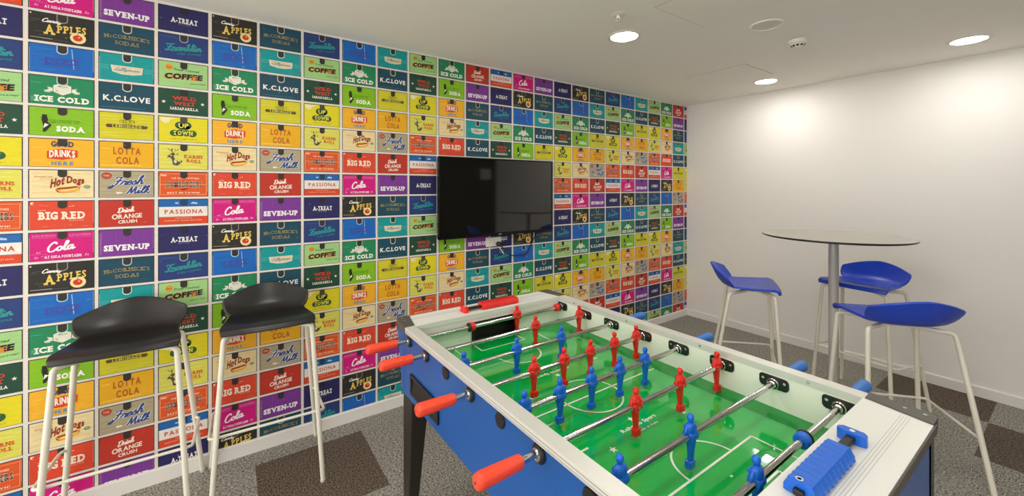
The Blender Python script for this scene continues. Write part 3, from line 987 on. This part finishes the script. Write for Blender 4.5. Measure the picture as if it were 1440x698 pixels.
# ------------------------------------------------------------------ foosball table
TX, TY = 1.6835, -3.276
ft = empty('foosball_table', (TX, TY, -.022))
X = lambda x: x - TX
Y = lambda y: y - TY
YL, YRt = -3.690, -2.862      # cabinet sides (outer)
XF, XN = .955, 2.412          # cabinet ends (outer)
b = MB()
b.box(X(1.03), X(XN), Y(YL), Y(-3.664), .640, .900, M['blue'])
b.box(X(1.03), X(XN), Y(-2.888), Y(YRt), .640, .900, M['blue'])
b.hexa([(X(1.012), Y(YL), .640), (X(1.035), Y(YL), .640), (X(1.035), Y(YRt), .640), (X(1.012), Y(YRt), .640)],
       [(X(XF), Y(YL), .900), (X(1.035), Y(YL), .900), (X(1.035), Y(YRt), .900), (X(XF), Y(YRt), .900)], M['blue'])
b.box(X(2.392), X(XN), Y(YL), Y(YRt), .640, .900, M['blue'])
b.box(X(1.03), X(2.40), Y(-3.67), Y(-2.88), .640, .655, M['blue'])
b.build('cabinet', ft)
# cream inner walls
for y0, y1 in ((-3.664, -3.660), (-2.892, -2.888)):
    b = MB(); b.box(X(1.08), X(2.288), Y(y0), Y(y1), .775, .902, M['cream']); b.build('inner_wall', ft)
GZ0, GZ1, GW = .782, .880, .121
for sx, xi, xo in ((-1, 1.080, 1.036), (1, 2.288, 2.390)):
    b = MB()
    c = -3.276
    b.box(X(xi), X(xi + sx * .010), Y(-3.664), Y(c - GW), .775, .905, M['cream'])
    b.box(X(xi), X(xi + sx * .010), Y(c + GW), Y(-2.888), .775, .905, M['cream'])
    b.box(X(xi), X(xi + sx * .010), Y(c - GW), Y(c + GW), GZ1, .905, M['cream'])
    b.build('end_wall', ft)
    b = MB()
    g = .012
    b.box(X(xi - sx * .004), X(xi + sx * .012), Y(c - GW - g * .4), Y(c - GW + g), GZ0 - .004, GZ1 + .003, M['black'])
    b.box(X(xi - sx * .004), X(xi + sx * .012), Y(c + GW - g), Y(c + GW + g * .4), GZ0 - .004, GZ1 + .003, M['black'])
    b.box(X(xi - sx * .004), X(xi + sx * .012), Y(c - GW), Y(c + GW), GZ1 - g * .6, GZ1 + .003, M['black'])
    e1 = xi + sx * .042
    b.box(X(e1), X(e1 + sx * .004), Y(c - GW), Y(c + GW), .70, GZ1, M['dark'])
    b.box(X(xi + sx * .01), X(e1), Y(c - GW), Y(c - GW + .004), .70, GZ1, M['dark'])
    b.box(X(xi + sx * .01), X(e1), Y(c + GW - .004), Y(c + GW), .70, GZ1, M['dark'])
    b.hexa([(X(min(xi, e1)), Y(c - GW), .70), (X(max(xi, e1)), Y(c - GW), .70), (X(max(xi, e1)), Y(c + GW), .70), (X(min(xi, e1)), Y(c + GW), .70)],
           [(X(min(xi, e1)), Y(c - GW), .778 if sx > 0 else .73), (X(max(xi, e1)), Y(c - GW), .73 if sx > 0 else .778), (X(max(xi, e1)), Y(c + GW), .73 if sx > 0 else .778), (X(min(xi, e1)), Y(c + GW), .778 if sx > 0 else .73)], M['dark'])
    b.build('goal', ft)
# playfield with ramped edges, painted lines and lettering
FZ = .780
FX0, FX1, FY0, FY1 = 1.080, 2.288, -3.660, -2.892
IY0, IY1 = -3.617, -2.935
pf = MB()
# octagon-like floor: corner ramps cut the corners
cx_, cy_ = .115, .135
oct_ = [(FX0 + .0, IY0 + cy_), (FX0 + cx_, IY0), (FX1 - cx_, IY0), (FX1, IY0 + cy_), (FX1, IY1 - cy_), (FX1 - cx_, IY1), (FX0 + cx_, IY1), (FX0, IY1 - cy_)]
pf.add([(X(x), Y(y), FZ) for x, y in oct_], [tuple(range(8))], M['green'])
ZR = .797
def quad(pts, m):
    pf.add([(X(x), Y(y), z) for x, y, z in pts], [tuple(range(len(pts)))], m)
quad([(FX0 + cx_, FY0, ZR), (FX1 - cx_, FY0, ZR), (FX1 - cx_, IY0, FZ), (FX0 + cx_, IY0, FZ)], M['ramp'])
quad([(FX0 + cx_, IY1, FZ), (FX1 - cx_, IY1, FZ), (FX1 - cx_, FY1, ZR), (FX0 + cx_, FY1, ZR)], M['ramp'])
for xx, sx in ((FX0, 1), (FX1, -1)):
    for yy, iy, sy in ((FY0, IY0, 1), (FY1, IY1, -1)):
        pts = [(xx, iy + sy * cy_, FZ), (xx + sx * cx_, iy, FZ), (xx + sx * cx_, yy, ZR), (xx, yy, .805)]
        quad(pts if sx * sy < 0 else pts[::-1], M['ramp'])
LZ = FZ + .0006
def lrect(x0, y0, x1, y1):
    pf.add([(X(x0), Y(y0), LZ), (X(x1), Y(y0), LZ), (X(x1), Y(y1), LZ), (X(x0), Y(y1), LZ)], [(0, 1, 2, 3)], M['line'])
def arc(cx, cy, r, a0, a1, w=.0055, n=40):
    vs = []
    for k in range(n + 1):
        a = a0 + (a1 - a0) * k / n
        for q in (r - w / 2, r + w / 2):
            vs.append((X(cx + q * math.cos(a)), Y(cy + q * math.sin(a)), LZ))
    pf.add(vs, [(2 * k, 2 * k + 1, 2 * k + 3, 2 * k + 2) for k in range(n)], M['line'])
lw = .0028
MX, MY = 1.673, -3.277
lrect(MX - lw, IY0, MX + lw, IY1)
arc(MX, MY, .106, 0, 2 * PI)
for sx, end in ((1, FX1), (-1, FX0)):
    bx = MX + sx * .417          # penalty box
    by = .205
    lrect(bx - lw, MY - by, bx + lw, MY + by)
    for s_ in (-1, 1):
        lrect(min(bx, end), MY + s_ * by - lw, max(bx, end), MY + s_ * by + lw)
    gx = MX + sx * .522
    gy = .113
    lrect(gx - lw, MY - gy, gx + lw, MY + gy)
    for s_ in (-1, 1):
        lrect(min(gx, end), MY + s_ * gy - lw, max(gx, end), MY + s_ * gy + lw)
    a = math.acos(.0 / .096)
    c0 = PI if sx > 0 else 0
    arc(bx, MY, .096, c0 - PI / 2 * .98, c0 + PI / 2 * .98)
    lrect(MX + sx * .465 - .003, MY - .004, MX + sx * .465 + .003, MY + .004)
    # stars, lettering and side dash (turned half round at the far half)
    def mark(px, py):       # px: away from the middle towards this end, py: along the line of writing
        return (X(MX + sx * px), Y(MY + sx * py), LZ)
    for px, py, r in ((.235, -.158, .013), (.238, .159, .013), (.170, -.004, .013)):
        vs = [mark(px - (r if k % 2 == 0 else r * .42) * math.cos(PI * k / 5), py + (r if k % 2 == 0 else r * .42) * math.sin(PI * k / 5)) for k in range(10)] + [mark(px, py)]
        pf.add(vs, [(10, k, (k + 1) % 10) for k in range(10)], M['line'])
    for txt, px, w_, h_, off, cyy in (('Roberto Sport', .199, .152, .019, .035, -.003), ('Made in Italy', .224, .098, .010, .02, .004)):
        V, F, _ = layout(txt, off, gap=.05)
        V = (V - V.min(0)) / (V.max(0) - V.min(0))
        pf.add([mark(px - (p[1] - .5) * h_, cyy + (p[0] - .5) * w_) for p in V], F, M['line'])
    a_, b_ = sorted((MY - sx * .235, MY - sx * .207)); lrect(MX + sx * .192 - .003, a_, MX + sx * .192 + .003, b_)
pfo = pf.build('playfield', ft, fix=False)
# aluminium side rails
for y0, y1, yo in ((-3.702, -3.661, -3.702), (-2.893, -2.852, -2.852)):
    b = MB()
    b.box(X(1.050), X(2.292), Y(y0), Y(y1), .899, .920, M['alu'])
    s_ = -1 if yo == y0 else 1
    b.box(X(1.052), X(2.290), Y(yo), Y(yo + s_ * .0006), .9115, .9128, M['groove'])
    b.box(X(1.052), X(2.290), Y(yo), Y(yo + s_ * .0005), .9045, .9053, M['groove'])
    b.box(X(1.052), X(2.290), Y(yo), Y(yo + s_ * .0005), .9015, .9021, M['groove'])
    yi = y1 if yo == y0 else y0
    for xx in (1.19, 1.51, 1.835, 2.165):
        b.lathe([(.0042, 0), (.0042, -s_ * .0012), (.002, -s_ * .0016)], M['chrome'], axis='y', c=(X(xx), Y(yi), .9105), n=14)
    b.build('side_rail', ft, bevel=.0025)
# end tops and corner caps
for x0, x1, gx in ((.947, 1.083, (.998, .990)), (2.289, 2.424, (2.369, 2.377))):
    b = MB()
    b.box(X(x0), X(x1), Y(-3.660), Y(-2.893), .899, .920, M['endtop'])
    for k in range(4):
        g0 = (2.3685 + k * .0056) if x0 > 2 else (1.0025 - k * .0056)
        b.box(X(g0 - .0006), X(g0 + .0006), Y(-3.655), Y(-2.925), .9200, .9202, M['fine'])
    if x0 > 2:
        b.box(X(2.424), X(2.4275), Y(-3.66), Y(-2.90), .896, .917, M['cap'])
    b.build('end_top', ft, bevel=.0015)
def capmesh(sx, sy):
    # outline in the near/right corner, mirrored for the others; x outward, y outward
    o = [(0, .001), (.055, -.004), (.112, -.0085), (.128, -.012), (.133, -.022), (.133, -.068), (.002, -.042)]
    x0 = 2.2915 if sx > 0 else 1.0765
    y0 = -2.8505 if sy > 0 else -3.7035
    poly = [(X(x0 + sx * a), Y(y0 + sy * c)) for a, c in o]
    b = MB()
    b.prism(poly, .896, .9235, M['cap'])
    for a, c in ((.075, -.028), (.112, -.030)):
        b.lathe([(.0045, .0), (.0045, .001), (.002, .0012)], M['chrome'], c=(X(x0 + sx * a), Y(y0 + sy * c), .9233), n=12)
    return b
for sx in (-1, 1):
    for sy in (-1, 1):
        capmesh(sx, sy).build('corner_cap', ft, bevel=.003)
# corner edge strips on the near end panel
for y0, y1 in ((-3.694, -3.682), (-2.870, -2.858)):
    b = MB(); b.box(X(2.398), X(2.416), Y(y0), Y(y1), .640, .897, M['cap']); b.build('edge_strip', ft, bevel=.002)
# legs
for xx, sx in ((1.024, 1), (2.345, -1)):
    for yy, sy in ((-3.690, 1), (-2.862, -1)):
        b = MB()
        def rect(w, d, z):
            xs = sorted((xx, xx + sx * w)); ys = sorted((yy, yy + sy * d))
            if sx < 0:
                pass
            return [(X(xs[0]), Y(ys[0]), z), (X(xs[1]), Y(ys[0]), z), (X(xs[1]), Y(ys[1]), z), (X(xs[0]), Y(ys[1]), z)]
        b.hexa(rect(.046, .030, .040), rect(.097, .074, .642), M['brownblack'])
        xs = sorted((xx + sx * .004, xx + sx * .042)); ys = sorted((yy + sy * .003, yy + sy * .027))
        b.box(X(xs[0]), X(xs[1]), Y(ys[0]), Y(ys[1]), .022, .040, M['black'])
        b.build('leg', ft, bevel=.004)
# left side: ball return slot and round covers
b = MB()
x0, x1, z0, z1 = 1.116, 1.372, .672, .750
pp = [(x0, z0 + .0), (x1, z0), (x1, z1 - .026), (x1 - .012, z1), (x0, z1)]
def fr(xa, xb, za, zb, y0_, y1_, m):
    b.box(X(xa), X(xb), Y(y0_), Y(y1_), za, zb, m)
fr(x0, x1, z1 - .012, z1, -3.697, -3.688, M['black']); fr(x0, x1, z0, z0 + .012, -3.697, -3.688, M['black'])
fr(x0, x0 + .014, z0 + .012, z1 - .012, -3.697, -3.688, M['black']); fr(x1 - .014, x1, z0 + .012, z1 - .012, -3.697, -3.688, M['black'])
fr(x0 + .012, x1 - .012, z0 + .010, z1 - .010, -3.6915, -3.689, M['dark'])
b.hexa([(X(x0 + .014), Y(-3.6962), z0 + .012), (X(x1 - .014), Y(-3.6962), z0 + .012), (X(x1 - .014), Y(-3.691), z0 + .012), (X(x0 + .014), Y(-3.691), z0 + .012)],
       [(X(x0 + .014), Y(-3.692), z0 + .034), (X(x1 - .014), Y(-3.692), z0 + .034), (X(x1 - .014), Y(-3.691), z0 + .036), (X(x0 + .014), Y(-3.691), z0 + .036)], M['black'])
b.build('ball_return', ft, bevel=.0015)
RX = [1.100, 1.265, 1.427, 1.592, 1.752, 1.914, 2.075, 2.240]
RZ = .873
for i in (2, 4, 6, 7):
    b = MB(); b.lathe([(.021, 0), (.021, -.003), (.019, -.006), (.0, -.0068)], M['black'], axis='y', c=(X(RX[i]), Y(-3.690), RZ - .003), n=32); b.build('hole_cover', ft)
b = MB(); b.lathe([(.013, .02), (.013, -.022), (.011, -.027), (.0, -.027)], M['chrome'], axis='x', c=(X(.995), Y(-3.674), .655), n=24)
b.build('lock', ft)

# bearing plates on the inside of both walls, bushings outside
def plate_mesh():
    b = MB()
    hw, hh, r = .041, .0185, .0125
    poly = []
    for cx, cz, a0 in ((hw - r, hh - r, 0), (-hw + r * .7, hh - r * .7, PI / 2), (-hw + r, -hh + r, PI), (hw - r, -hh + r, 1.5 * PI)):
        rr = r * (.7 if (cx < 0 and cz > 0) else 1)
        for k in range(7):
            a = a0 + PI / 2 * k / 6
            poly.append((cx + rr * math.cos(a), cz + rr * math.sin(a)))
    # plate lies in the x,z plane with its face towards -y
    n = len(poly)
    vs = [(x, 0, z) for x, z in poly] + [(x, -.004, z) for x, z in poly]
    b.add(vs, [tuple(range(n)), tuple(range(n, 2 * n))[::-1]] + [(i, n + i, n + (i + 1) % n, (i + 1) % n) for i in range(n)], M['black'])
    for s_ in (-1, 1):
        b.lathe([(.0042, -.004), (.0042, -.0056), (.0018, -.0060), (.0, -.0052)], M['chrome'], axis='y', c=(s_ * .030, 0, .006 if s_ < 0 else .006), n=14)
    b.lathe([(.0165, -.004), (.0165, -.0095), (.0140, -.0115), (.0125, -.0085)], M['chrome'], axis='y', c=(0, 0, -.003), n=28)
    b.lathe([(.0125, -.0085), (.0120, -.0130), (.0095, -.0135)], M['black'], axis='y', c=(0, 0, -.003), n=28)
    b.lathe([(.0115, -.0095), (.0115, -.0185), (.0085, -.0195)], M['chrome'], axis='y', c=(0, 0, -.003), n=28)
    return b
bp0 = None
for x in RX:
    for yy, rot in ((-2.892, 0), (-3.660, PI)):
        if bp0 is None:
            o = bp0 = plate_mesh().build('bearing_plate', ft)
        else:
            o = bp0.copy(); COL.objects.link(o)
        o.location = (X(x), Y(yy), RZ + .003)
        o.rotation_euler = (0, 0, rot)
def bushing_mesh():
    b = MB()
    b.lathe([(.0225, 0), (.0225, -.004), (.0195, -.008), (.0150, -.009)], M['black'], axis='y', n=32)
    b.lathe([(.0150, -.008), (.0150, -.012), (.0115, -.0135), (.0095, -.0125)], M['chrome'], axis='y', n=32)
    return b
bu0 = None
for i, x in enumerate(RX):
    red = i in (0, 1, 3, 5)
    if bu0 is None:
        o = bu0 = bushing_mesh().build('bushing', ft)
    else:
        o = bu0.copy(); COL.objects.link(o)
    o.location = (X(x), Y(-3.690 if red else -2.862), RZ - .002)
    o.rotation_euler = (0, 0, 0 if red else PI)

# the little players
def player_mesh(m):
    """faces +x, the rod runs along y through the origin"""
    b = MB()
    n = 20
    prof = [(-.0790, .0075, .0130, .002), (-.0785, .0088, .0138, .002), (-.0610, .0088, .0132, .001), (-.0600, .0066, .0086, 0), (-.050, .0066, .0086, 0), (-.034, .0080, .0105, -.0005),
            (-.020, .0092, .0122, -.001), (-.010, .0100, .0130, -.0015), (-.003, .0102, .0140, -.001), (.006, .0112, .0172, 0), (.013, .0118, .0188, .001), (.020, .0112, .0182, .001),
            (.026, .0095, .0150, .0), (.0295, .0070, .0095, 0), (.0315, .0052, .0055, 0), (.0335, .0056, .0058, 0), (.037, .0078, .0078, .0005), (.042, .0088, .0084, .0008),
            (.047, .0080, .0075, .0005), (.0505, .0052, .0048, 0), (.0518, .0012, .0012, 0)]
    rings = []
    for z, rx, ry, cx in prof:
        ex = .45 if z < -.0605 else (.8 if z < .03 else 1.0)
        ring = []
        for k in range(n):
            a = 2 * PI * (k + .5) / n
            c, s_ = math.cos(a), math.sin(a)
            ring.append((cx + rx * math.copysign(abs(c) ** ex, c), ry * math.copysign(abs(s_) ** ex, s_), z))
        rings.append(ring)
    vs = [p for r in rings for p in r]
    fs = [(i * n + k, i * n + (k + 1) % n, (i + 1) * n + (k + 1) % n, (i + 1) * n + k) for i in range(len(prof) - 1) for k in range(n)]
    b.add(vs, fs + [tuple(range(n))[::-1], tuple(range((len(prof) - 1) * n, len(prof) * n))], m, True)
    # arms folded at the back, chest, rod sleeve and screw
    for s_ in (-1, 1):
        b.tube(bend([(0, s_ * .0135, .0245), (.001, s_ * .0205, .012), (.004, s_ * .0195, .003), (.0105, s_ * .009, .006)], .006, 4), [.0048] * 3 + [.0046] * 6 + [.0042] * 3 if False else .0045, m, n=10)
        b.lathe([(.0, -.0055), (.0042, -.0035), (.0054, 0), (.0042, .0035), (.0, .0055)], m, c=(.0105, s_ * .006, .017), n=12)
    b.lathe([(.0120, -.0165), (.0132, -.0145), (.0132, .0145), (.0120, .0165)], m, axis='y', n=24)
    b.lathe([(.003, .0), (.003, .0012)], M['chrome'], axis='x', c=(.0126, 0, 0), n=10)
    return b
def grip_mesh(m):
    b = MB()
    pr = [(.0100, 0), (.0145, -.002), (.0160, -.008), (.0165, -.030), (.0178, -.075), (.0182, -.104), (.0170, -.112), (.0130, -.1165), (.0050, -.1175), (.0, -.1168)]
    n = 24
    vs = []
    for r, h in pr:
        for k in range(n):
            q = r * (1.0 if k % 3 else .955)
            vs.append((q * math.cos(2 * PI * k / n), h, q * math.sin(2 * PI * k / n)))
    b.add(vs, [(i * n + k, (i + 1) * n + k, (i + 1) * n + (k + 1) % n, i * n + (k + 1) % n) for i in range(len(pr) - 1) for k in range(n)], m, True)
    b.add(vs[:n], [tuple(range(n))], m)
    b.lathe([(.0025, -.1175), (.0025, -.1182), (.0, -.1182)], M['black'], axis='y', n=10)
    return b
def bumper_mesh(m):
    b = MB()
    b.lathe([(.0090, -.014), (.0150, -.013), (.0178, -.009), (.0185, .002), (.0175, .008), (.0165, .010)], m, axis='y', n=28)
    b.lathe([(.0165, .010), (.0190, .0105), (.0195, .014), (.0185, .0165), (.0090, .0170)], M['black'], axis='y', n=28)
    return b
protos = {}
def inst(kind, red, parent, loc, rz=0.0):
    key = (kind, red)
    if key not in protos:
        fn = {'player': player_mesh, 'handle': grip_mesh, 'bumper': bumper_mesh}[kind]
        m = {'player': M['red'] if red else M['bluefig'], 'handle': M['redgrip'] if red else M['bluegrip'], 'bumper': M['red'] if red else M['bluefig']}[kind]
        o = protos[key] = fn(m).build(kind, parent)
    else:
        o = protos[key].copy(); COL.objects.link(o); o.parent = parent
    o.location = loc
    o.rotation_euler = (0, 0, rz)
    o['label'] = {'player': ('red' if red else 'blue') + ' plastic player', 'handle': ('red' if red else 'blue') + ' grip', 'bumper': ('red' if red else 'blue') + ' rod stop'}[kind]
    return o
PLAYERS = [[-3.171], [-3.191, -2.932], [-3.625, -3.406, -3.188], [-3.455, -3.324, -3.195, -3.065, -2.937], [-3.613, -3.484, -3.354, -3.223, -3.092],
           [-3.350, -3.139, -2.926], [-3.606, -3.347], [-3.379]]
ROD_NAMES = ['goalkeeper', 'defence', 'attack', 'midfield', 'midfield', 'attack', 'defence', 'goalkeeper']
for i, x in enumerate(RX):
    red = i in (0, 1, 3, 5)
    b = MB()
    if red:
        b.tube([(0, Y(-3.772), 0), (0, Y(-2.868), 0)], .0082, M['rodsteel'], n=20)
    else:
        b.tube([(0, Y(-3.684), 0), (0, Y(-2.776), 0)], .0082, M['rodsteel'], n=20)
    rod = b.build('rod', ft, loc=(X(x), 0, RZ))
    rod['label'] = 'steel rod with the %s %s' % ('red' if red else 'blue', ROD_NAMES[i])
    for y in PLAYERS[i]:
        inst('player', red, rod, (0, Y(y), 0), 0 if red else PI)
    if red:
        inst('handle', True, rod, (0, Y(-3.742), 0), 0)
    else:
        inst('handle', False, rod, (0, Y(-2.790), 0), PI)
    if i == 0:
        inst('bumper', True, rod, (0, Y(-3.412), 0), PI); inst('bumper', True, rod, (0, Y(-2.925), 0), 0)
    if i == 7:
        inst('bumper', False, rod, (0, Y(-3.146), 0), 0); inst('bumper', False, rod, (0, Y(-3.615), 0), PI)
    if i in (1, 3, 5):
        pass

# bead counters on the two end tops
def counter(x, y0, sgn, red):
    """y0: where the free end piece sits; the beads are pushed together away from it"""
    m = M['red'] if red else M['bluefig']
    b = MB()
    L = .290
    b.box(-.0085, .0085, -.004, L, .006, .017, M['black'])
    sc = b.build('score_counter', ft, loc=(X(x), Y(y0), .920), bevel=.002)
    sc.rotation_euler = (0, 0, 0 if sgn > 0 else PI)
    sc['label'] = 'row of %s scoring beads on a black bar' % ('red' if red else 'blue')
    def endpiece(yc):
        b = MB()
        poly = [(-.026, -.003), (-.018, -.012), (.018, -.012), (.026, -.003), (.026, .006), (.016, .011), (-.016, .011), (-.026, .006)]
        b.prism([(a, c + yc) for a, c in poly], 0, .024, m)
        b.lathe([(.005, .024), (.005, .0248), (.0, .0248)], M['plastic_white'], c=(0, yc, 0), n=14)
        return b.build('end_stop', sc, bevel=.004)
    endpiece(0)
    first = None
    for k in range(10):
        yb = .092 + k * .0198
        if first is None:
            b = MB()
            w, d, hgt = .0265, .00985, .0275
            prof = [(-w, .002), (-w, .013), (-w + .008, hgt), (w - .008, hgt), (w, .013), (w, .002)]
            vs, fs = [], []
            rows = [(-d, 0.0), (-d * .6, .0008), (d * .6, .0008), (d, 0.0)]
            for yy, add in rows:
                vs += [(a * (1 + add * 6), yy, z + add) for a, z in prof]
            n = len(prof)
            for r in range(3):
                fs += [(r * n + k2, r * n + (k2 + 1) % n, (r + 1) * n + (k2 + 1) % n, (r + 1) * n + k2) for k2 in range(n)]
            fs += [tuple(range(n)), tuple(range(3 * n, 4 * n))[::-1]]
            b.add(vs, fs, m)
            for s_ in (-1, 1):
                b.hexa([(s_ * .0282, -d * .9, .006), (s_ * .0300, -d * .2, .006), (s_ * .0282, d * .5, .006), (s_ * .026, 0, .006)],
                       [(s_ * .0205, -d * .9, .0245), (s_ * .0222, -d * .2, .0245), (s_ * .0205, d * .5, .0245), (s_ * .0190, 0, .0245)], m)
            o = first = b.build('bead', sc, bevel=.0008)
        elif k < 9 or red:
            o = first.copy(); COL.objects.link(o)
        else:                                   # the last blue bead carries a small round white mark
            r_ = [(.0062, .0283), (.0062, .0287), (.0038, .0287), (.0038, .0283)]
            b.lathe(r_, M['logo'], c=(.004, .0, 0), n=20, smooth=False)
            o = b.build('bead', sc, bevel=0)
        o.location = (0, yb, 0)
    return sc
counter(2.335, -3.150, -1, False)
counter(1.033, -3.412, 1, True)
tag(ft, 'blue foosball table with steel rods and red and blue players', 'foosball table')
